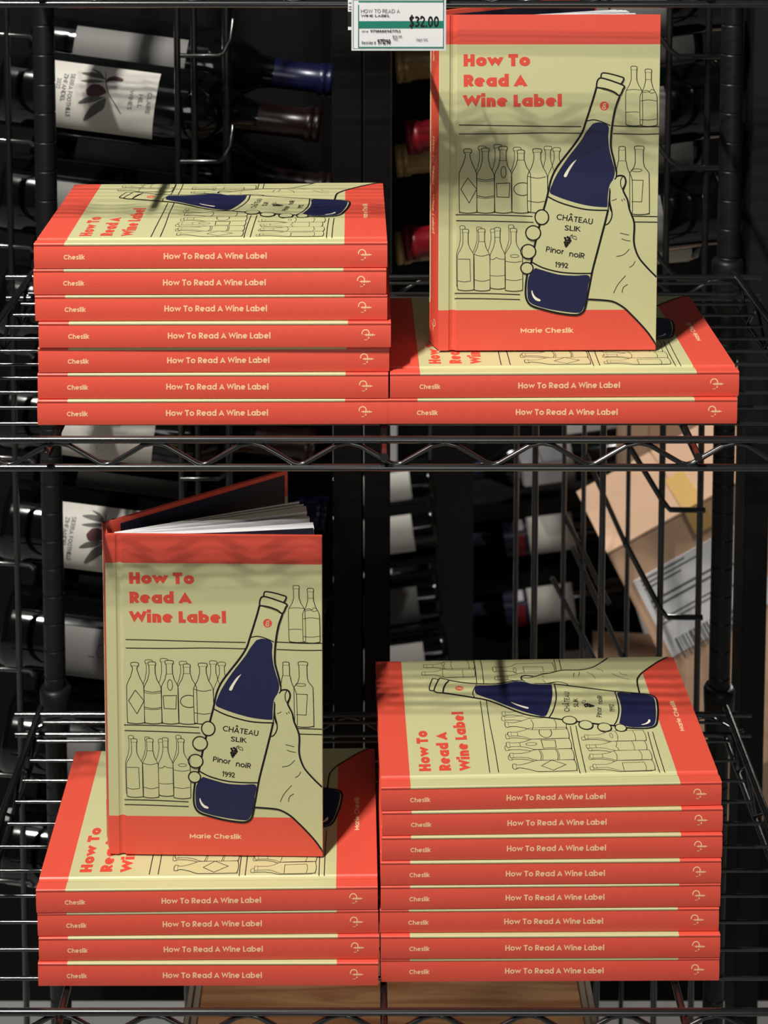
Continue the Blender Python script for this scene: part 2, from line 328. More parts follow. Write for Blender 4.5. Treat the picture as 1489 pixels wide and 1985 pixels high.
# artwork drawn in its own sheet units; corners of the cover on that sheet:
QTL, QTR, QBR, QBL = (81, 45), (1443, 50), (1397, 2120), (58, 2127)
def sheet_uv(X, Y):                                    # -> u from the spine, v from the head, both 0..1
    v = (Y-47)/2076.
    for _ in range(3):
        xl = QTL[0] + (QBL[0]-QTL[0])*v; xr = QTR[0] + (QBR[0]-QTR[0])*v
        u = (X-xl)/(xr-xl)
        yt = QTL[1] + (QTR[1]-QTL[1])*u; yb = QBL[1] + (QBR[1]-QBL[1])*u
        v = (Y-yt)/(yb-yt)
    return u, v
D2 = 1003.5
LAY = .000012
def draw_cover(fn3):
    # material slots of the print: 0 ink, 1 fine ink, 2 navy, 3 title red, 4 peach, 5 cream, 6 glint
    def fn(X, Y, L):
        u, v = sheet_uv(X, Y); u = min(max(u, .002), .9985); v = min(max(v, .002), .998)
        return fn3(u*BW, v*BH, .00004 + L*LAY)
    P = Print(fn)
    d = lambda pts: [(x, y+D2) for x, y in pts]
    # title and author
    P.text('How To', 222, 358, 74, .30, 3, 2, width=411); P.text('Read A', 222, 483, 74, .30, 3, 2, width=386); P.text('Wine Label', 222, 607, 74, .30, 3, 2, width=604)
    P.text('Marie Cheslik', 562, 1010+D2, 31, .19, 4, 2, width=325)
    # shelf lines
    for pts in [[(190, 718), (400, 721), (700, 727), (945, 730)], [(190, 773), (450, 773), (700, 768), (950, 771)], [(1140, 725), (1300, 732), (1430, 731)], [(1140, 773), (1300, 778), (1430, 776)],
                d([(165, 270), (400, 272), (640, 281)]), d([(168, 307), (400, 311), (645, 318)]), d([(1255, 280), (1412, 283)]), d([(1265, 316), (1412, 318)]),
                d([(155, 762), (350, 763), (560, 770)]), d([(155, 794), (350, 796), (560, 801)])]:
        P.line(bez(pts, 4), 5.5, 0, 1)
    def bottle(cx, base, top, hw, sh, nk, nw=18, lip=23, L=1, w=4.6, band=None, ink=0):
        lh = 22; R = 22
        right = [(lip, top+4), (lip, top+lh), (nw, top+lh+8), (nw, nk), (nw+4, nk+14), (hw*.55, nk+(sh-nk)*.45), (hw*.93, sh-(sh-nk)*.12), (hw, sh+25), (hw, base-R), (hw*.9, base-5), (hw*.5, base)]
        pts = [(cx-4, top)] + [(cx+a, b) for a, b in right] + [(cx, base+2)] + [(cx-a, b) for a, b in right[::-1]] + [(cx-4, top)]
        sm = bez(pts, 3)
        P.fill(sm, 5, L); P.line(sm, w, ink, L+1)
        P.line([(cx-lip+2, top+lh), (cx+lip-2, top+lh)], 2.5, 1, L+1)
        if band: P.line([(cx-nw, band), (cx+nw, band)], 3, ink, L+1)
    B2 = 1262
    for cx, tp, hw in [(332, 848, 50), (428, 838, 50), (548, 855, 52), (738, 850, 52), (792, 858, 56)]:
        bottle(cx, B2-6, tp, hw, 1040, 930, 16, 22, 1, 3.8, ink=0)
    bottle(243, B2, 865, 54, 1020, 915, 15, 23, 3); bottle(352, B2, 860, 54, 1030, 935, 19, 22, 3); bottle(461, B2, 850, 53, 1025, 932, 19, 25, 3, band=938)
    bottle(571, B2, 872, 59, 1025, 930, 20, 21, 3, band=935); bottle(672, B2-2, 865, 62, 1035, 930, 21, 26, 3)
    bottle(1196, B2+6, 853, 62, 1060, 935, 21, 19, 3, band=942); bottle(1302, B2+10, 850, 60, 1020, 950, 25, 28, 3)
    for pts, w in [([(243, 1045), (297, 1115), (250, 1200), (199, 1115), (243, 1045)], 4.5), (bez([(299, 1048), (350, 1058), (405, 1049)]), 4), (bez([(299, 1060), (350, 1068), (405, 1060)]), 3),
                   (bez([(299, 1155), (350, 1164), (405, 1156)]), 4), (bez([(299, 1166), (350, 1172), (405, 1166)]), 3), ([(418, 1080), (502, 1077), (496, 1166), (422, 1163), (418, 1080)], 4.5),
                   (ell(463, 1010, 16, 35), 4), (ell(580, 1115, 54, 40, 60, 300), 5), (bez([(612, 1035), (670, 1048), (724, 1038)]), 4), (bez([(612, 1188), (670, 1197), (716, 1190)]), 4),
                   (ell(1287, 1000, 31, 9), 3.5), ([(1253, 1060), (1325, 1062), (1315, 1195), (1253, 1193)], 4)]:
        P.line(pts, w, 0, 5)
    B3 = 1003.5+742
    for cx, tp, hw in [(207, 1342, 38), (310, 1350, 42), (396, 1362, 38), (507, 1337, 42)]:
        bottle(cx, B3-20, tp, hw, 1520, 1430, 13, 15, 1, 3.4, ink=0)
    bottle(226, B3, 1363, 52, 1530, 1450, 16, 18, 3, 3.8); bottle(325, B3+2, 1360, 50, 1530, 1440, 18, 20, 3, 3.8, band=1441); bottle(423, B3-10, 1353, 47, 1530, 1440, 16, 17, 3, 3.8, band=1415)
    bottle(522, B3+4, 1358, 54, 1525, 1445, 16, 19, 3, 3.8)
    for pts, w in [(d([(178, 547), (252, 548), (255, 685)]), 3.8), (bez(d([(176, 682), (210, 690), (253, 685)])), 3.5), (bez(d([(277, 518), (325, 528), (373, 517)])), 3.5), (bez(d([(277, 675), (325, 686), (374, 676)])), 3.5),
                   (bez(d([(377, 549), (400, 548), (415, 537), (432, 545), (466, 549)])), 3.5), (bez(d([(377, 650), (423, 653), (466, 648)])), 3.2), (ell(528, 528+D2, 26, 9), 3.2),
                   (bez(d([(470, 560), (525, 568), (572, 560)])), 3.5), (bez(d([(470, 674), (525, 681), (573, 673)])), 3.5)]:
        P.line(pts, w, 0, 5)
    # two bottles up on the right
    bottle(1272, 724, 360, 52, 520, 440, 17, 18, 3, 4.2); bottle(1361, 727, 378, 53, 545, 455, 18, 19, 3, 4.2, band=442)
    for pts in [bez([(1227, 507), (1270, 503), (1322, 508)]), bez([(1222, 643), (1270, 640), (1303, 643)]), bez([(1322, 515), (1350, 508), (1368, 515), (1380, 503), (1400, 512)]), bez([(1322, 524), (1360, 518), (1380, 526), (1405, 518)]),
                bez([(1312, 574), (1360, 567), (1411, 574)]), bez([(1310, 688), (1360, 691), (1411, 684)])]:
        P.line(pts, 3.4, 0, 5)
    # hand and arm (palm side), behind the big bottle
    outer = bez([(1150, 1045), (1175, 1033), (1205, 1037), (1217, 1062), (1213, 1090), (1200, 1118), (1212, 1150), (1228, 1185)]+d([(1238, 235), (1262, 300), (1268, 345), (1264, 430), (1275, 490), (1300, 545), (1350, 605), (1404, 660)]), 5)
    lower = bez(d([(978, 798), (1080, 804), (1140, 815), (1200, 850), (1245, 893), (1290, 940), (1350, 1010), (1402, 1088)]), 5)
    P.fill(outer + [(1440, 660+D2), (1440, 1100+D2)] + lower[::-1] + [(960, 790+D2), (1090, 330+D2), (1112, 1120)], 5, 6)
    P.line(outer, 11, 0, 7); P.line(lower, 11, 0, 7)
    P.line(bez(d([(1120, 120), (1118, 190), (1130, 250), (1128, 290), (1108, 325), (1085, 335)])), 8, 0, 7)
    P.line(bez([(1150, 1045), (1122, 1095), (1113, 1160), (1118, 1230), (1130, 1260)]), 6, 0, 7)
    P.line(bez([(1200, 1036), (1186, 1062), (1188, 1100), (1203, 1118), (1213, 1090), (1215, 1055)]), 6, 0, 7)
    for pts in [[(1130, 184), (1150, 178), (1160, 170)], [(1190, 175), (1197, 188)], [(1203, 170), (1212, 182)], [(1180, 385), (1210, 392), (1235, 398)], [(1188, 420), (1215, 430), (1243, 434)],
                [(1155, 530), (1200, 520), (1237, 485)], [(1235, 600), (1258, 585), (1272, 560)], [(1137, 760), (1165, 705), (1213, 650)], [(1190, 757), (1198, 725), (1225, 705)]]:
        P.line(bez(d(pts)), 4.5, 0, 7)
    # big bottle
    left = [(1040, 490), (1018, 565), (975, 695), (950, 765), (905, 835), (850, 905), (790, 985), (755, 1060), (733, 1155), (712, 1232)] + d([(690, 310), (655, 450), (632, 560), (604, 650), (594, 740), (600, 800), (630, 838), (700, 862), (790, 884), (880, 896), (925, 892), (955, 865), (972, 800), (992, 700), (1010, 610), (1050, 460), (1090, 310), (1107, 240)])
    right = [(1114, 1200), (1118, 1120), (1152, 1055), (1160, 1010), (1143, 930), (1127, 860), (1128, 790), (1137, 710), (1155, 620), (1182, 545)]
    body = bez(left, 4) + bez(right, 4)
    P.fill(body, 5, 8)
    P.line(bez(left, 4), 13, 0, 10); P.line(bez(right[3:], 4), 12, 0, 10)
    P.line(bez([(1160, 1010), (1158, 1040), (1148, 1056)]), 8, 0, 10)
    P.line(bez([(1107, 240+D2), (1113, 1180), (1118, 1110)]), 7, 0, 10)
    up = bez([(1015, 712), (1060, 703), (1112, 727), (1111, 790), (1116, 860), (1132, 930), (1150, 1000), (1142, 1050), (1116, 1095), (1106, 1160), (1103, 1218), (1088, 1228), (985, 1218), (880, 1192), (790, 1160), (748, 1135), (762, 1085), (795, 1018), (862, 918), (940, 818), (975, 762), (1015, 712)], 4)
    P.fill(up, 2, 9)
    lo = bez(d([(655, 602), (700, 616), (800, 643), (900, 650), (986, 650), (980, 720), (962, 820), (940, 872), (905, 884), (790, 870), (680, 846), (618, 815), (605, 760), (612, 660), (655, 602)]), 4)
    P.fill(lo, 2, 9)
    P.line(bez([(980, 695), (1020, 688), (1065, 698), (1125, 724)]), 7, 0, 10)
    P.line(bez([(733, 1160), (790, 1190), (860, 1215), (950, 1238), (1030, 1246), (1103, 1247)]), 9, 0, 10)
    P.line(bez(d([(633, 565), (700, 600), (800, 627), (900, 636), (1000, 636)])), 9, 0, 10)
    cork = [(1068, 440), (1070, 412), (1082, 401), (1130, 408), (1200, 428), (1208, 436), (1203, 452), (1190, 470)]
    P.fill(bez(cork, 3) + [(1130, 455)], 5, 9); P.line(bez(cork, 3), 9, 0, 10)
    col = bez([(1040, 490), (1044, 455), (1060, 433), (1090, 436), (1150, 455), (1210, 480), (1204, 500), (1182, 540), (1150, 518), (1095, 498), (1040, 490)], 3)
    P.fill(col, 5, 10); P.line(col, 10, 0, 11)
    for hl in [[(915, 932), (885, 955), (852, 1000), (835, 1030), (840, 1040), (852, 1037), (866, 1008), (892, 965)], d([(634, 740), (644, 768), (662, 788), (684, 800), (682, 810), (660, 806), (640, 786), (630, 755)])]:
        P.fill(bez(hl + [hl[0]], 3), 6, 10)
    P.fill(ell(1087, 603, 28, 28), 3, 10); P.line(bez([(1100, 588), (1085, 590), (1082, 601), (1090, 606), (1095, 616), (1084, 622), (1076, 612), (1090, 603), (1097, 596)]), 5, 5, 11)
    # lettering on the drawn label
    P.text('CHÂTEAU', 787, 300+D2, 36, .16, 0, 10, width=224, ang=8, jit=.02)
    P.text('SLIK', 836, 366+D2, 32, .16, 0, 10, width=98, ang=6, jit=.02)
    P.text('Pinor', 720, 500+D2, 34, .16, 0, 10, width=110, ang=9, jit=.02)
    P.text('noiR', 864, 529+D2, 34, .16, 0, 10, width=94, ang=9, jit=.02)
    P.text('1992', 776, 596+D2, 32, .16, 0, 10, width=80, ang=5, jit=.02)
    for gx, gy in [(840, 415), (856, 410), (868, 418), (845, 428), (860, 428), (872, 432), (838, 442), (852, 443), (864, 444), (842, 456), (854, 456), (846, 466)]:
        P.fill(ell(gx, gy+D2, 8, 8, n=8), 0, 10)
    P.line(bez(d([(866, 412), (874, 400), (886, 395), (880, 408), (892, 418), (910, 424), (908, 408), (895, 402), (886, 410)])), 3, 0, 10)
    # fingertips
    for cx, cy, rx, ry in [(603, 603, 38, 36), (612, 499, 46, 44), (643, 383, 46, 45), (697, 285, 42, 46)]:
        P.fill(ell(cx, cy+D2, rx, ry), 5, 11); P.line(ell(cx, cy+D2, rx, ry), 8, 0, 12, closed=True)
    P.line(ell(585, 500+D2, 10, 34, 90, 270), 4, 0, 12)
    return P.mb.mesh('cover_print', [M_INK, M_FINE, M_NAVY, M_TITLE, M_FOIL, M_CREAM, M_GLINT])
BAND0, BAND1 = .086, .878
def cover_board(fn3, lip=True):                     # board profile across u, extruded along v in three colour bands
    t = .0027; e = .0004
    prof = [(-.0006, -.0013), (-.0007, -.0005), (-.0002, 0)][0 if lip else 3:] + ([] if lip else [(0, -.0008)]) + [(.0006, 0), (.0062, 0), (.0072, -.0008), (.0088, -.0012), (.0104, -.0008), (.0114, 0), (BW-e, 0), (BW, -e), (BW, -t+e), (BW-e, -t), (.0114, -t), (.0088, -t), (.0062, -t), (.0006, -t), (.0002, -t+e)]
    mb = MB(); n = len(prof); cuts = [0, BAND0, BAND1, 1]
    for k in range(3):
        v0, v1 = cuts[k]*BH, cuts[k+1]*BH
        vs = [fn3(u, v0, z) for u, z in prof] + [fn3(u, v1, z) for u, z in prof]
        mb.add(vs, [(i, (i+1) % n, n+(i+1) % n, n+i) for i in range(n)], 0 if k != 1 else 1)
    mb.add([fn3(u, 0, z) for u, z in prof], [tuple(range(n))], 0); mb.add([fn3(u, BH, z) for u, z in prof], [tuple(range(n))], 0)
    return mb.mesh('front_cover', [M_RED, M_CREAM])
def spine_mesh(fn3):                                   # fn3(along from head, across from front cover, outward)
    mb = MB(); n = 9; o = []
    for i in range(n):
        a = i/(n-1); b = .0007*(1-(2*a-1)**2); o.append((.0012 + a*(BT-.0014), b))
    prof = o + [(BT, -.0002), (BT-.0004, -.0016), (.0014, -.0016), (.0012, -.0002)]
    k = len(prof)
    mb.add([fn3(0, y, z) for y, z in prof] + [fn3(BH, y, z) for y, z in prof], [(i, (i+1) % k, k+(i+1) % k, k+i) for i in range(k)], 0)
    mb.add([fn3(0, y, z) for y, z in prof], [tuple(range(k))], 0); mb.add([fn3(BH, y, z) for y, z in prof], [tuple(range(k))], 0)
    return mb.mesh('spine', [M_RED])
def spine_print_meshes(fn3):
    def fn(x, y, L):                                   # x along 0..690, y across 0..50
        a = (y-3.5)/46.; return fn3(x/690*BH, y/50*BT, .0007*(1-(2*a-1)**2) + .00008+L*.00001)
    out = []
    P = Print(fn); P.text('Cheslik', 58, 31.5, 9.2, .20, 0, 0, width=41); out.append(P.mb.mesh('author_lettering', [M_FOIL]))
    P = Print(fn); P.text('How To Read A Wine Label', 253, 31.5, 11.8, .21, 0, 0, width=201); out.append(P.mb.mesh('title_lettering', [M_FOIL]))
    P = Print(fn)
    P.line(ell(640.5, 21.5, 7, 7, 165, 365, 12), 1.9, 0, 0)
    P.line([(647.5, 20), (646, 27)], 2.0, 0, 0); P.fill(ell(646.5, 30.5, 1.7, 1.7, n=8), 0, 0)
    P.line(ell(641, 32, 3, 2.6, 20, 150, 6), 1.2, 0, 0)
    P.line([(638, 24.5), (659, 24.5)], 2.0, 0, 0)
    for q in (642, 646, 650, 654): P.line([(q, 22), (q, 27)], 1.3, 0, 0)
    out.append(P.mb.mesh('emblem', [M_FOIL])); return out
def spine_marks(meshes, sp):
    for me, nm in zip(meshes, ('author_lettering', 'title_lettering', 'emblem')): mobj(nm, me, sp)
def pages_mesh():
    mb = MB(); y0, y1, z0, z1 = .002, BW-.0035, .0027+GAPB*0, BT-.0028
    n = 8; prof = [(y0, z0), (y1, z0)] + [(y1 - .0018*math.sin(PI*i/n), z0+(z1-z0)*i/n) for i in range(1, n)] + [(y1, z1), (y0, z1)]
    mb.prism(prof, lambda p, t: (t, p[0], p[1]), .0032, BH-.0032)
    return mb.mesh('page_block', [M_PAGE])
# --- closed book: x = head->tail, y = spine->fore-edge, z up
f_top = lambda u, v, n: (v, u, BT-GAPB + n)
f_bot = lambda u, v, n: (v, u, -n)
f_spn = lambda al, ac, n: (al, -n, BT-GAPB-ac*(BT-GAPB)/BT)
ME_TOP = cover_board(f_top); ME_BOT = cover_board(f_bot, False); ME_ART = draw_cover(f_top); ME_SP = spine_mesh(f_spn); ME_SPP = spine_print_meshes(f_spn); ME_PG = pages_mesh()
ME_TOP.name = 'front_cover'; ME_BOT.name = 'back_cover'
def make_book():
    t = thing('hardcover_book', 'x', 'book')
    c = mobj('front_cover', ME_TOP, t); a = mobj('cover_print', ME_ART, c); a['label'] = 'line drawing of a hand lifting a wine bottle with red title'
    s = mobj('spine', ME_SP, t); spine_marks(ME_SPP, s)
    mobj('back_cover', ME_BOT, t); mobj('page_block', ME_PG, t)
    return t
S1, S2 = CAMZ-.41644, CAMZ-.8057                       # tops of the two wire decks in view
ORD = ['topmost', 'second from the top', 'third from the top', 'fourth from the top', 'fifth from the top', 'sixth from the top', 'seventh from the top', 'eighth from the top']
proto = make_book(); first = [True]
def stack(where, grp, base, n, xs, yfront, yaws):      # xs listed from the top book down
    for k in range(n):
        o = proto if first[0] else tree_copy(proto); first[0] = False
        pos = 'lowest' if k == n-1 else ORD[k]
        st = ', cover facing up' if k == 0 else ''
        o['label'] = f'red and cream hardcover, {pos} in the {where}{st}'
        o['group'] = grp
        o.location = (xs[k], yfront + random.uniform(-.0012, .0012)*(0 if k in (0, n-1) else 1), base + (n-1-k)*BT + .0001)
        o.rotation_euler = (0, 0, yaws[k])
pa = 1/3035.
A0 = [-.2204 + (q-62)*pa for q in (62, 60, 62, 69, 66, 64, 63)]
stack('upper left stack of seven', 'books in the upper left stack', S1, 7, A0, .9665, [.0139, .006, .010, .004, .012, .002, .0081])
stack('upper right pair of lying books', 'books in the upper right pair', S1, 2, [.0104, .0088], .9685, [.0142, .0017])
C0 = [-.2266, -.2262, -.2256, -.2262]
stack('lower left stack of four', 'books in the lower left stack', S2, 4, C0, .9640, [.0134, .012, .008, .0019])
D0 = [.0048 + q/2990. for q in (0, 2, 1, -1, -1, -3, -1, -1)]
stack('lower right stack of eight', 'books in the lower right stack', S2, 8, D0, .9675, [.0259, .018, .013, .010, .012, .008, .006, .0055])

# --- open standing book: front cover in the xz plane facing -y, spine at x = 0
f_std = lambda u, v, n: (u, -n, BH-v)
ME_SF = cover_board(f_std); ME_SA = draw_cover(f_std)
def standing(loc, yaw, label, spang, backang, groups):
    t = thing('standing_book', label, 'book', loc, (0, 0, yaw), 'books standing open as display copies')
    c = mobj('front_cover', ME_SF, t); a = mobj('cover_print', ME_SA, c); a['label'] = 'line drawing of a hand lifting a wine bottle with red title'
    mb = MB(); mb.box((.012, .00275, .002), (BW-.002, .0029, BH-.002)); q = mb.build('pastedown', M_PAGE, c)
    # spine swings back: direction of the width, and its outward normal
    dx, dy = -math.sin(spang), math.cos(spang); nx, ny = -math.cos(spang), -math.sin(spang)
    fs = lambda al, ac, n: (-.0002+dx*(ac+.0006)+nx*n, .0008+dy*(ac+.0006)+ny*n, BH-al)
    sp = mobj('spine', spine_mesh(fs), t); spine_marks(spine_print_meshes(fs), sp)
    ex, ey = -.0002+dx*(BT+.0004), .0008+dy*(BT+.0004)
    cb, sb = math.cos(backang), math.sin(backang)
    fb = lambda u, v, n: (ex + cb*u - sb*(n+.0001), ey + sb*u + cb*(n+.0001), BH-v)
    mobj('back_cover', cover_board(fb), t)
    mb = MB(); mb.prism([(.012, -.0029), (BW-.003, -.0029), (BW-.003, -.0031), (.012, -.0031)], lambda p, z: fb(p[0], z, p[1]), .003, BH-.003); e = mb.build('back_endpaper', M_ENDP, t)
    # fan of leaf bundles from the spine
    cx, cy = .0035, .0075
    for k, (tx, ty, w0, w1, sag, mt) in enumerate(groups):
        n = 9; lo = []; hi = []
        for i in range(n+1):
            s = i/n; x = cx + (tx-cx)*s; y = cy + k*.0013 + (ty-cy-k*.0013)*s - sag*math.sin(PI*s)*(1-.3*s)
            w = w0 + (w1-w0)*s; lo.append((x, y)); hi.append((x - w*.15, y+w))
        mb = MB(); mb.prism(lo + hi[::-1], lambda p, z: (p[0], p[1], z), .0035, BH-.0035-.0004*k)
        nm = 'flyleaf' if mt is M_ENDP else 'page_bundle'
        mb.build(nm, mt, t)
    return t
G = [(.1400, .0185, .0006, .0006, .0030, M_ENDP), (.1405, .0195, .0012, .0085, .0028, M_PAGE), (.1365, .0345, .0010, .0030, .001, M_PAGE), (.1340, .0450, .0010, .0085, .001, M_PAGE), (.1310, .0560, .001, .0016, .0, M_PAGE), (.1275, .0615, .0008, .0010, .0, M_PAGE)]
standing((.0440, 1.0040, S1+2*BT+.0012), .0100, 'open red and cream hardcover standing upright on the upper right pair', math.radians(17), math.radians(33), G)
standing((-.1822, .9958, S2+4*BT+.0012), -.0174, 'open red and cream hardcover standing upright on the lower left stack', math.radians(17), math.radians(35), G)

# ------------------------------------------------------------------ wire shelving
rack = thing('wire_shelving_unit', 'black wire shelving unit holding all the stacked books', 'shelf', (0, 0, 0))
XL, XR, YF, YB = -.292, .308, .940, 1.283
postm = MB(); pr = []
R_ = .0094; z = .0
while z < 2.0:
    pr += [(R_, z), (R_, z+.0006), (R_, z+.0228), (R_, z+.0235), (R_-.0006, z+.0239), (R_-.0006, z+.0247), (R_, z+.0251)]; z += .0254
postm.lathe(pr, 20); pm = postm.mesh('post', [M_POST])
for x, y in [(-.284, 1.2965), (.3075, 1.2965), (-.318, .925), (.334, .925)]:
    p = mobj('post', pm, rack, (x, y, 0))
def shelf_deck(zt, ph, front=True):
    sh = mobj('shelf_deck', None, rack); sh.empty_display_size = .01
    wm = MB(); wm.tube([(XL+.006, 0, 0), (XR-.006, 0, 0)], .0013, 8); wm = wm.mesh('deck_wire', [M_BLACKM])
    y = .9725
    while y < 1.262: mobj('deck_wire', wm, sh, (0, y, zt-.0013)); y += .02585
    def rail(name, a, b, r): m = MB(); m.tube([a, b], r, 10); return m.build(name, M_BLACKM, sh)
    for nm, yy in (('front_rail', YF), ('back_rail', YB-.02)):
        rail(nm, (XL-.02, yy, zt+.0020), (XR+.02, yy, zt+.0020), .0024); rail(nm, (XL-.02, yy, zt-.0163), (XR+.02, yy, zt-.0163), .0024)
        pts = []; x = -.0474 + ph - .0617*5; k = 0
        while x < XR+.02:
            for dx, dz in ((-.004, -.0135), (0, -.0145), (.004, -.0135), (.0235, -.0018), (.0300, -.0004), (.0320, -.0004), (.0382, -.0018)):
                if XL-.02 < x+dx < XR+.02: pts.append((x+dx, yy+.0004, zt+dz))
            x += .0617
        m = MB(); m.tube(pts, .0017, 8); m.build('truss_wire', M_BLACKM, sh)
    for xx, s in ((XL, 1), (XR, -1)):
        rail('side_rail', (xx, YF, zt+.0020), (xx, YB-.01, zt+.0020), .0030); rail('side_rail', (xx, YF, zt-.0263), (xx, YB-.01, zt-.0263), .0022)
        pts = []; y = YF; k = 0
        while y < YB-.012: pts.append((xx, y, zt-.001 if k % 2 else zt-.0243)); y += .0285; k += 1
        m = MB(); m.tube(pts, .0016, 8); m.build('truss_wire', M_BLACKM, sh)
    for xx in (-.208, .0065, .205):
        rail('support_rod', (xx, YF-.007, zt-.0062), (xx, YB-.022, zt-.0062), .0026)
    for x, y in [(-.284, 1.2965), (.3075, 1.2965), (-.318, .925), (.334, .925)]:
        m = MB(); m.lathe([(.0100, -.034), (.0122, -.030), (.0135, .000), (.0138, .010), (.0122, .0135), (.0100, .0140)], 20)
        m.build('corner_collar', M_POST, sh, (x, y, zt-.006))
for zt, ph in ((CAMZ-.1184, -.003), (S1, 0), (S2, -.005), (CAMZ-1.195, 0)): shelf_deck(zt, ph)

# ------------------------------------------------------------------ helpers to turn a spot of the scene at a known depth into a point
def at(x, y, Y):
    u = (x-PPX)/F_; v = (y-PPY)/F_; c, s = math.cos(PITCH), math.sin(PITCH)
    k = Y/(c - v*s); return Vector((u*k, Y, CAMZ - (s+v*c)*k))

# ------------------------------------------------------------------ price tag
tz = CAMZ-.1615
tg = thing('price_tag', 'white and green shelf price tag reading 32 dollars', 'price tag', (-.0128, .9335, tz), (0, 0, .0), )
mb = MB(); mb.box((0, 0, 0), (.0555, .0012, .0332)); mb.build('card', M_TAGW, tg, bevel=.0002)
mb = MB(); mb.box((-.0012, -.0006, -.0012), (.0572, -.0001, -.0002)); mb.box((-.0012, -.0006, .0310), (.0572, -.0001, .0350)); mb.box((-.0012, -.0006, -.0002), (-.0002, -.0001, .0310)); mb.box((.0560, -.0006, -.0002), (.0572, -.0001, .0310))
mb.box((-.0012, .0013, -.0012), (.0572, .0018, .0350)); mb.build('plastic_sleeve', M_TAGP, tg)
mb = MB(); mb.box((.004, .0018, .030), (.052, .0030, .0335)); mb.tube([(.010, .002, .033), (.010, .006, .0372), (.010, .0105, .033)], .0012); mb.tube([(.046, .002, .033), (.046, .006, .0372), (.046, .0105, .033)], .0012); mb.build('hook_clip', M_TAGP, tg)
P = Print(lambda x, y, L: (.0555*(x-131)/(1190-131)+.0006, -.00015-L*.00002, .0332*(560-y)/(560-30)))
for yy in (38,): P.line([(180, 92), (1215, 92)], 14, 1, 0)
P.line([(180, 125), (180, 548), (1190, 548), (1200, 130)], 12, 1, 0)
P.fill([(185, 287), (1190, 284), (1190, 356), (185, 358)], 1, 1)
P.text('$32.00', 778, 348, 112, .19, 0, 2, width=350)
P.text('HOW TO READ A', 208, 205, 38, .12, 2, 2, width=460); P.text('WINE LABEL', 208, 244, 24, .16, 0, 2, width=340)
P.text('UPC#', 218, 396, 16, .16, 0, 2, width=75); P.text('9798888947753', 318, 398, 26, .17, 0, 2, width=355)
P.text('Reorder #', 218, 515, 30, .14, 0, 2, width=165); P.text('971290', 402, 515, 50, .2, 0, 2, width=155)
P.text('$32.00', 580, 448, 20, .16, 0, 2, width=110); P.text('TRD', 585, 474, 14, .16, 0, 2, width=60); P.text('Dept 500', 860, 480, 22, .14, 0, 2, width=135)
P.mb.build('tag_print', [M_INK, M_GREEN, M_GREYLABEL], tg)['label'] = 'green band with price and small print'
tb = thing('second_price_tag', 'edge of another price tag tucked behind the green banded one', 'price tag', (-.0162, .9372, CAMZ-.1505), (0, 0, 0))
mb = MB(); mb.box((0, 0, 0), (.030, .001, .029)); mb.build('card', M_TAGW, tb)
P = Print(lambda x, y, L: (x*.001, -.0002-L*.00002, y*.001))
P.fill([(0, 2.2), (4, 2.2), (4, 11.5), (0, 11.5)], 0, 0)
for yy in (13, 14.5, 17, 20, 22.5, 24): P.line([(.5, yy), (3.5, yy)], .6, 1, 0)
P.mb.build('tag_print', [M_INK, M_GREYLABEL], tb)

# ------------------------------------------------------------------ wine bottles (lying, axis along +x from base to neck)
BL = .300
def bottle_profile(r=.0375):
    return [(.0, .012), (r*.55, .006), (r*.85, .0), (r*.97, .002), (r, .008), (r, .175), (r*.97, .187), (r*.85, .202), (r*.62, .217), (r*.46, .228), (.0148, .242), (.0140, .285), (.0156, .287), (.0158, .297), (.0135, .2995), (.0, .2998)]
_bm = {}
def bottle_meshes(glass, cap):
    k = (glass.name, cap.name)
    if k in _bm: return _bm[k]
    m = MB(); m.lathe(bottle_profile(), 32, 'X'); b = m.mesh('glass_body', [glass])
    m = MB(); m.lathe([(.0152, .238), (.0150, .240), (.0146, .262), (.0146, .2845), (.0164, .287), (.0166, .2925), (.0158, .2935), (.0158, .2945), (.0166, .2955), (.0166, .2995), (.0150, .3008), (0, .3010)], 28, 'X'); c = m.mesh('capsule', [cap])
    _bm[k] = (b, c); return b, c
def label_patch(r, x0, x1, a0, a1, fn_cut=None):       # angle 0 faces -y, positive turns upward
    m = MB(); n = 26; vs = []
    for i in range(n+1):
        a = math.radians(a0 + (a1-a0)*i/n)
        for x in (x0, x1): vs.append((x, -r*math.cos(a), r*math.sin(a)))
    m.add(vs, [(2*i, 2*i+1, 2*i+3, 2*i+2) for i in range(n)], 0, True)
    return m
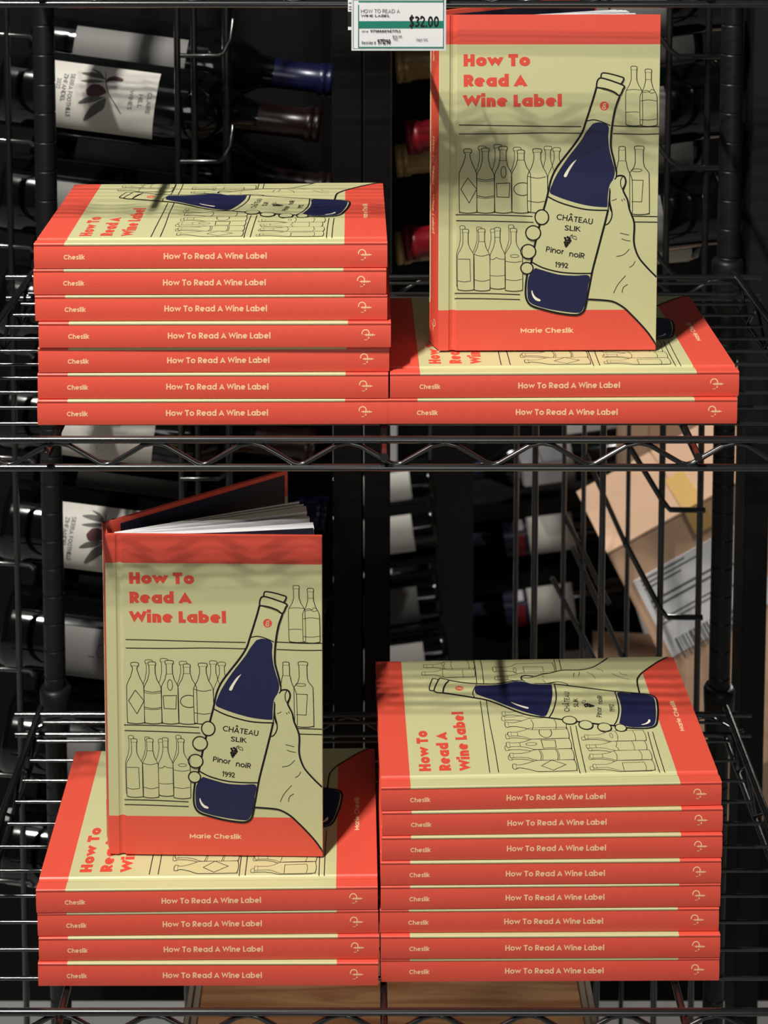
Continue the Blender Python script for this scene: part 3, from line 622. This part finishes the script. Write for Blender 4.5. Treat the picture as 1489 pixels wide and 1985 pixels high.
def label_print(kind, r, xc, a_c):                     # drawn on the cylinder: s along the axis (label bottom -> top), c around (mm)
    def fn(X, Y, L): a = math.radians(a_c) + Y/1000./r; rr = r+.00012+L*.00001; return (xc + X/1000., -rr*math.cos(a), rr*math.sin(a))
    P = Print(fn)
    # text runs downwards on the drawn cylinder: its reading direction is -Y, its up direction +X
    def T(s, x, y, cap, width, mi=2):
        Q = Print(lambda px, py, L: fn(x - py, y - px, L + P.k*.16)); P.k += 20; Q.text(s, 0, 0, cap, .17, mi, 1, width=width)
        n = len(P.mb.v); P.mb.v += Q.mb.v; P.mb.f += [tuple(i+n for i in f) for f in Q.mb.f]; P.mb.m += Q.mb.m; P.mb.sm += Q.mb.sm
    if kind == 'olive':
        T('CLAIRE', 42, 17, 4.2, 20); T('HILL', 34, 14.5, 4.2, 12.5); T('WINES', 25, 17, 4.2, 18)
        T('SIERRA FOOTHILLS', -31, 26, 4.2, 41); T('ZINFANDEL', -37, 25, 4.2, 26); T('2022', -42.5, 20, 4, 10)
        P.fill(bez([(-15, 12), (-12, 7), (-4, 7), (2, 10), (4, 13), (-2, 18), (-10, 18), (-15, 12)], 4), 0, 1)
        P.fill(bez([(2, 21), (8, 24), (16, 24), (17, 27), (9, 29), (3, 26), (2, 21)], 4), 0, 1)
        P.line(bez([(0, 32), (2, 22), (6, 12), (14, 2), (20, -6)], 4), 1.0, 1, 2)
        for lf in [[(2, 24), (-8, 30), (-22, 28), (-12, 25), (2, 24)], [(2, 22), (-8, 23), (-21, 20), (-10, 19), (2, 22)], [(0, 26), (-6, 32), (-14, 34), (-4, 28), (0, 26)],
                   [(4, 8), (-6, 2), (-20, -1), (-12, 6), (4, 8)], [(4, 7), (2, -4), (-14, -18), (-8, -2), (4, 7)], [(5, 7), (4, -2), (0, -6), (-2, 2), (5, 7)]]:
            P.fill(bez(lf, 4), 1, 1)
    elif kind == 'lines':
        for s in (-32, -28, -24, -20, -8, -2, 4): P.line([(s, -14), (s, 12)], 1.6, 2, 1)
    elif kind == 'crest':
        P.line(ell(0, 6, 4, 6), .8, 0, 1); P.line([(-6, 0), (-12, 0)], .8, 0, 1)
    elif kind == 'stripe':
        P.fill([(-42, -24), (2, -24), (2, 24), (-42, 24)], 3, 1); P.fill([(-26, -20), (-14, -20), (-14, 22), (-26, 22)], 4, 2); P.fill([(-12, -18), (-2, -18), (-2, -4), (-12, -4)], 5, 2)
    return P
def make_bottle(name, label, p, yaw, tilt, glass, cap, lab=None, kind=None, la=(-75, 60), lx=(.045, .148), flip=False, lm=None, grp='wine bottles lying in the rack', pc=0., roll=0):
    # p: base centre; tilt > 0 raises the neck
    t = thing(name, label, 'bottle', p, (0, 0, 0), grp)
    t.rotation_mode = 'XYZ'; M_ = Matrix.Rotation(yaw, 4, 'Z') @ Matrix.Rotation(-tilt, 4, 'Y') @ Matrix.Rotation(roll, 4, 'X')
    t.rotation_euler = M_.to_euler()
    b, c = bottle_meshes(glass, cap)
    mobj('glass_body', b, t); mobj('capsule', c, t)
    if abs(yaw-PI) < .01: la = (180-la[1], 180-la[0])
    if lab:
        L = label_patch(.0377, lx[0], lx[1], la[0], la[1]).build('label', [lab], t)
        if kind: label_print(kind, .0377, (lx[0]+lx[1])/2, pc).mb.build('label_print', [M_FIG, M_LEAF, M_LINK, M_CAPNAVY, M_CAPRED, M_TAGW], L)
    return t
def rowpt(x, y, Y): return at(x, y, Y)
YB1, YB2 = 1.42, 1.51
# left bay: bases to the left, necks to the right and a little down
tl = math.radians(-7.5)
rows = [190, 395, 600, 815, 1030, 1235, 1440, 1650]
info = {190: ('olive', M_LABEL, 'white label with a plum fig and leaves, level with the top left of the upper books'),
        395: ('lines', M_GREYLABEL, 'grey label just behind the upper left stack'),
        600: ('lines', M_GREYLABEL, 'pale label hidden behind the upper left stack spines'),
        815: ('lines', M_LABEL, 'pale label just under the upper left stack'),
        1030: ('olive', M_LABEL, 'white label with fig and leaves, beside the top of the lower standing book'),
        1235: ('crest', M_GREYLABEL, 'dark bottle beside the lower standing book, halfway down its title'),
        1440: ('lines', M_GREYLABEL, 'dark bottle beside the left edge of the lower standing book shelf lines'),
        1650: ('lines', M_GREYLABEL, 'dark bottle behind the lower left stack')}
lab_of = {190: 'wine bottle with a fig and leaf label, behind the upper left stack, higher one',
          395: 'wine bottle with grey label just above the back edge of the upper left stack',
          600: 'wine bottle hidden behind the spines of the upper left stack',
          815: 'wine bottle lying right under the upper left stack, seen through the shelf',
          1030: 'wine bottle with a fig and leaf label, behind the lower standing book, lower one',
          1235: 'dark wine bottle with grey crest label left of the lower standing book',
          1440: 'dark wine bottle level with the left collar of the lower deck',
          1650: 'dark wine bottle lying behind the lower left stack of four'}
for r in rows:
    k, lm_, _ = info[r]
    base = at(207, r, YB1) + Vector((-.0965, 0, .0127))
    make_bottle('wine_bottle', lab_of[r], base, 0, tl, M_GLASS, M_CAPBRN if r % 4 else M_CAPNAVY, lm_, k, la=(-46, 62 if k == 'olive' else 40), lx=(.0475, .1475), pc=2, grp='bottles in front row of left rack bay')
L2 = {88: 'wine bottle with plain dim grey label above the upper fig label', 300: 'back row wine bottle between the two upper labels of the left bay', 500: 'back row wine bottle behind the upper left stack', 710: 'back row wine bottle level with the bottom books of the upper left stack',
      930: 'wine bottle with navy capsule and pale strip label just under the upper deck', 1130: 'back row wine bottle with plain grey label left of the lower standing book', 1335: 'back row wine bottle with printed lines label near the lower left collar', 1540: 'back row wine bottle behind the lower left stack'}
for i, r in enumerate([88, 300, 500, 710, 930, 1130, 1335, 1540]):
    base = at(262, r+18, YB2) + Vector((-.1, 0, .013))
    make_bottle('wine_bottle', L2[r], base, 0, tl, M_GLASS, M_CAPNAVY if i in (0, 4, 2) else M_CAPBRN, M_GREYLABEL if r != 930 else M_LABEL, 'lines' if r in (930, 1335) else ('crest' if r == 1130 else None), la=(-60, 45), lx=(.045, .155), grp='bottles in back row of left rack bay')
# right bay: necks to the left, bases to the right and a little up (upper part only)
for j, (y, cap, cn, lbl) in enumerate([(130, M_CAPTAN, 'tan', 'wine bottle with tan capsule right under the price tag'), (312, M_CAPTAN, 'tan', 'wine bottle with tan capsule left of the drawn bottles on the upper standing book'),
        (482, M_CAPTAN, 'tan', 'wine bottle with tan capsule lower right of the upper left stack corner'), (-50, M_CAPRED, 'dark red', 'wine bottle above the upper standing book, behind its pages'),
        ]):
    p0 = at(766, y, 1.50); tlt = math.radians(5.2)
    base = p0 + Vector((.301*math.cos(tlt), 0, .301*math.sin(tlt)))
    make_bottle('wine_bottle', lbl, base, PI, -tlt, M_GLASSB if j % 2 else M_GLASS, cap, M_LABEL, None, la=(-70, 40), lx=(.010, .095), grp='bottles in back row of right rack bay')
for j, (y, lbl) in enumerate([(268, 'wine bottle with dark red capsule between two tan capped ones, upper right bay'), (474, 'wine bottle with dark red capsule, the lower one left of the upper standing book'), (62, 'wine bottle lying behind the top corner of the upper standing book')]):
    p0 = at(786 - (4 if j else 0), y, 1.42); tlt = math.radians(7.5)
    base = p0 + Vector((.301*math.cos(tlt), 0, .301*math.sin(tlt)))
    make_bottle('wine_bottle', lbl, base, PI, -tlt, M_GLASS, M_CAPRED, M_GREYLABEL, None, la=(-60, 40), lx=(.058, .140), grp='bottles in front row of right rack bay')

# ------------------------------------------------------------------ wine rack: uprights, grid wires, bottle cradles
wr = thing('wine_rack', 'black metal wine rack of wires and uprights behind the books', 'wine rack')
def upright(name, x0, x1, Y, dep, ztop=2.05, zbot=0, par=None, m=M_WOODBLK):
    a = at(x0, 600, Y).x; b = at(x1, 600, Y).x
    mb = MB(); mb.box((a, Y, zbot), (b, Y+dep, ztop)); return mb.build(name, m, par, bevel=.0008)
upright('rack_upright', 646, 701, 1.36, .26, par=wr); upright('rack_upright', 706, 757, 1.36, .26, par=wr)
def wire(pts, r, name='grid_wire'): m = MB(); m.tube(pts, r, 8); return m.build(name, M_BLACKM, wr)
bp = thing('rack_dark_backing', 'added black sheet standing in for the darkness behind the racked bottles', 'board')  # unseen backing, added so the gaps between bottles stay black
mb = MB(); mb.box((-.62, 1.66, CAMZ-1.17), (at(645, 600, 1.66).x, 1.672, 2.1)); mb.build('left_backing', M_WOODBLK, bp, bevel=.001)
mb = MB(); mb.box((at(759, 600, 1.66).x, 1.66, at(0, 700, 1.66).z), (at(1434, 600, 1.66).x, 1.672, 2.1)); mb.build('right_backing', M_WOODBLK, bp, bevel=.001)
YW = 1.365
for x in (26, 350, 382, 444):
    p = at(x, 700, YW if x != 444 else YW+.02); wire([(p.x, p.y, .2), (p.x, p.y, 2.05)], .0030 if x != 444 else .0042)
for x in (1040, 1172, 1292, 1303, 1352):
    p = at(x, 700, YW+.02); 
    if x in (1303, 1352): p = at({1303: 1294, 1352: 1370}[x], 300, YW)
    if x == 1292: continue
    wire([(p.x, p.y, .2), (p.x, p.y, 2.05)], .0030)
for x in (1000, 1092, 1130, 1216): 
    p = at(x, 1100, 1.62); wire([(p.x, p.y, .2), (p.x, p.y, CAMZ-.45)], .0026)
for k in range(9):                                     # cradles of the left bay
    y = 108 + 205*k
    a = at(350, y, YW); pts = [at(8, y-40, YW), at(60, y-40, YW), at(75, y, YW)] if k % 2 == 9 else None
    wire([at(350, y, YW-.003), at(424, y, YW-.003), at(432, y-5, YW-.003), at(447, y-30, YW), at(452, y-70, YW+.01)], .0022, 'cradle_wire')
    wire([at(0, y-42, YW), at(58, y-38, YW), at(66, y-30, YW)], .0022, 'cradle_wire')
for k in range(3):                                     # cradles of the right bay
    y = 110 + 215*k
    wire([at(1262, y-62, YW), at(1298, y-14, YW-.003), at(1316, y, YW-.003), at(1400, y, YW-.003)], .0026, 'cradle_wire')
for a, b in [((1222, 868), (1285, 972)), ((1212, 1052), (1280, 1180))]:
    wire([at(*a, YW-.002), at(*b, YW-.002), at(b[0]+14, b[1]+16, YW-.002), at(b[0]+82, b[1]+17, YW-.002)], .0026, 'cradle_wire')
for a, b in [((1135, 880), (1215, 1060)), ((1110, 1060), (1232, 1330)), ((1070, 1120), (1180, 1330)), ((1095, 1000), (1180, 1170))]:
    wire([at(*a, 1.62), at(*b, 1.62)], .0028, 'cradle_wire')

# dark panel at the right end
sp = thing('side_panel', 'tall black board standing at the far right edge behind the shelving', 'panel')
a = at(1437, 1300, 1.42); b = at(1484, 1300, 1.42)
mb = MB(); mb.box((a.x, 1.42, 0), (b.x+.0, 1.46, 2.1)); mb.build('board', mat('charcoal_panel', (.010, .011, .011), .6, noise=.15, nscale=10, spec=.15), sp, bevel=.001)
mb = MB(); mb.box((a.x+.008, 1.46, CAMZ-.50), (b.x+.20, 1.475, 2.1)); mb.build('upper_board', mat('navy_black_panel', (.002, .004, .010), .6, noise=.1, nscale=10, spec=.1), sp, bevel=.001)

# ------------------------------------------------------------------ far rack and cartons seen through the empty bay
FY = 2.45
fr = thing('far_bottle_rack', 'blurred dark slanted bottle rack beyond the wire grid', 'wine rack')
for y0, y1 in ((1090, 1050), (1215, 1175), (955, 915)):
    a = at(760, y0+8, FY+.06); b = at(1232, y1, FY+.06); d = b-a
    mb = MB(); mb.prism([(0, 0), (d.x, d.z), (d.x, d.z-.020), (0, -.020)], lambda p, t: (a.x+p[0], t, a.z+p[1]), FY-.02, FY+.12); mb.build('rack_shelf', M_WOODBLK, fr)
for px0, px1, mt in ((770, 1088, M_WOODBLK), (1089, 1232, M_LABEL)):
    mb = MB(); a = at(px0, 870, FY+.16); b = at(px1, 1330, FY+.16); mb.box((a.x, FY+.16, b.z-.3), (b.x, FY+.18, a.z+.1)); mb.build('rack_back', mt, fr)
a = at(835, 1000, FY-.1); b = at(985, 1000, FY-.1); mb = MB(); mb.box((a.x, FY-.1, b.z-.8), (b.x-.055, FY-.02, a.z+.5)); mb.build('rack_post', mat('smoky_black_post', (.012, .012, .0115), .5, noise=.2, spec=.2), fr)
FL = ['far wine bottle with navy and red striped label, upper one of the blurred rack', 'far wine bottle with navy and red striped label, lower one of the blurred rack', 'far wine bottle with grey label at the top of the blurred rack']
for j, (y, kd) in enumerate([(1025, 'stripe'), (1160, 'stripe'), (895, None)]):
    base = at(1212, y-22, FY); tlt = math.radians(8)
    make_bottle('wine_bottle', FL[j], base, PI, -tlt, M_GLASS, M_CAPNAVY, M_LABEL if kd else M_GREYLABEL, None, la=(-75, 70), lx=(.09, .165), grp='bottles in the far blurred rack')
    t = S.objects[-1] if False else None
    if kd:
        root = [o for o in COL.objects if o.get('label') == FL[j]][0]
        L = label_patch(.0379, .166, .205, 110, 250).build('neck_label', [M_CAPNAVY], root); L['label'] = 'navy label band with red and white marks'
        m = label_patch(.0382, .172, .186, 160, 240); m.build('label_mark', [M_CAPRED], L); m = label_patch(.0382, .172, .186, 125, 150); m.build('label_mark', [M_TAGW], L)
PB = ['blurred white labelled bottle right of the black uprights, topmost', 'blurred grey labelled bottle right of the black uprights, second down', 'blurred grey labelled bottle right of the black uprights, third down', 'blurred pale bottle right of the black uprights, just above the lower right stack']
for j, (y, xe, mt) in enumerate([(940, 795, M_LABEL), (1017, 800, M_LABEL), (1155, 808, M_GREYLABEL), (1262, 822, M_LABEL)]):
    base = at(xe+45, y-6, 2.22 if j % 2 else 2.33)
    mb = MB(); mb.prism([(-.30, -.0415-.0422), (0, -.0415), (0, -.049), (-.30, -.049-.0422)], lambda p, t: (base.x+p[0], t, base.z+p[1]), base.y-.03, base.y+.03); mb.build('rack_shelf', M_WOODBLK, fr)
    make_bottle('wine_bottle', PB[j], base, PI, math.radians(-8), M_GLASS, M_CAPBRN, mt, None, la=(-50, 50) if j else (-5, 60), lx=(.035, .13), grp='blurred bottles right of the uprights')
# cartons
def carton(name, label, c, size, rot, tape=True, lab=False):
    t = thing(name, label, 'box', c, rot)
    x, y, z = [q/2 for q in size]
    mb = MB(); mb.box((-x, -y, -z), (x, y, z)); mb.build('carton_body', M_CARD, t, bevel=.002)
    mb = MB()
    for s, q in ((-1, -x), (1, .001)): mb.box((q, -y, z), (q+x-.001, y, z+.003))
    mb.build('flap', M_CARD, t)
    if tape: mb = MB(); mb.box((-.025, -y-.0006, -z), (.025, y+.0006, z+.0036)); mb.build('packing_tape', M_TAPE, t)
    return t
c1 = carton('cardboard_carton', 'tan cardboard carton behind the right wires, upright upper one', at(1375, 912, 2.20), (.24, .16, .25), (0, 0, .12), tape=False)
c2 = carton('cardboard_carton', 'tilted tan cardboard carton with white shipping label at right', at(1408, 1150, 1.86), (.22, .16, .34), (0, math.radians(-27), .10), tape=False)
mb = MB(); mb.box((-.005, -.082, .14), (.022, -.0805, .170)); mb.box((-.005, -.082, .1701), (.022, .0, .1745)); mb.build('packing_tape', M_TAPE, c2)
mb = MB(); mb.box((-.098, -.0815, .015), (.05, -.0803, .125)); sl = mb.build('shipping_label', M_TAGW, c2)
P = Print(lambda x, y, L: (x/1000.-.040, -.0818-L*.00001, y/1000.+.085))
for yy, x0, x1, w in [(36, -50, 10, 2), (30, -50, 30, 2), (24, -50, 0, 2), (6, -50, 60, 3), (-2, -50, 70, 3), (-20, -50, 20, 2), (-26, -50, 60, 2)]: P.line([(x0, yy), (x1, yy)], w, 1, 0)
x = -44
while x < 60: w = random.choice([1.2, 2, 3]); P.line([(x, -78), (x, -50)], w, 0, 0); x += w+random.choice([1.2, 2])
P.mb.build('label_print', [M_LINK, M_GREYLABEL], sl)
c3 = carton('cardboard_carton', 'pale carton low behind the right wires below the tilted one', at(1345, 1440, 2.2), (.30, .16, .24), (0, 0, -.1), tape=False)
c4 = carton('cardboard_carton', 'pale carton seen in the slit between right post and side panel', at(1455, 200, 2.0) + Vector((.03, .15, 0)), (.10, .2, .5), (0, 0, .1), tape=False)
gb = carton('grey_carton', 'small grey carton on the far rack above the striped bottles', at(1048, 905, 2.32), (.066, .05, .036), (0, -.1, .1), tape=False)
for ch in gb.children: ch.data.materials.clear(); ch.data.materials.append(M_GREY)

# ------------------------------------------------------------------ things under the lower deck
wc = thing('wooden_crate', 'orange pine crate with pale edges under the lower wire deck', 'crate')
xa, xb, ya, yb, zb, zt = -.1420, .1680, 1.03, 1.250, CAMZ-1.1948, CAMZ-.985
mb = MB(); mb.box((xa, ya, zb), (xb, ya+.009, zt-.009)); mb.build('front_board', M_PINE, wc, bevel=.001)
mb = MB(); mb.box((xa, yb-.009, zb), (xb, yb, zt-.009)); mb.build('back_board', M_PINE, wc, bevel=.001)
mb = MB(); mb.box((xa, ya, zt-.0088), (xb, yb, zt)); mb.build('lid', M_PINE, wc, bevel=.001)
for x0, sx in ((xa-.0002, -1), (xb+.0002, 1)):
    for k in range(2):
        mb = MB(); x = x0 + sx*k*.0056; mb.box((min(x, x+sx*.0052), ya, zb), (max(x, x+sx*.0052), yb, zt-.001*k)); mb.build('side_board', M_PALEWOOD, wc, bevel=.0008)
pl = thing('rack_plinth', 'dark horizontal base board low behind the lower deck', 'board')
mb = MB(); mb.box((-.62, 1.64, at(0, 1942, 1.64).z), (.62, 1.655, CAMZ-1.18)); mb.build('board', M_WOODBLK, pl, bevel=.001)
mb = MB(); mb.box((-3, 3.97, 0), (3, 4.0, .12)); o = mb.build('baseboard_back', M_WHITEB); o['kind'] = 'structure'
# ------------------------------------------------------------------ room shell
def struct(name, a, b, m):
    mb = MB(); mb.box(a, b); o = mb.build(name, m); o['kind'] = 'structure'; return o
struct('floor', (-3, -2.5, -.05), (3, 4, 0), M_FLOOR)
struct('wall_back', (-3, 4, 0), (3, 4.1, 3.6), M_WALL)
struct('wall_left', (-3.1, -2.5, 0), (-3, 4, 3.6), M_WALL)
struct('wall_right', (3, -2.5, 0), (3.1, 4, 3.6), M_WALL)
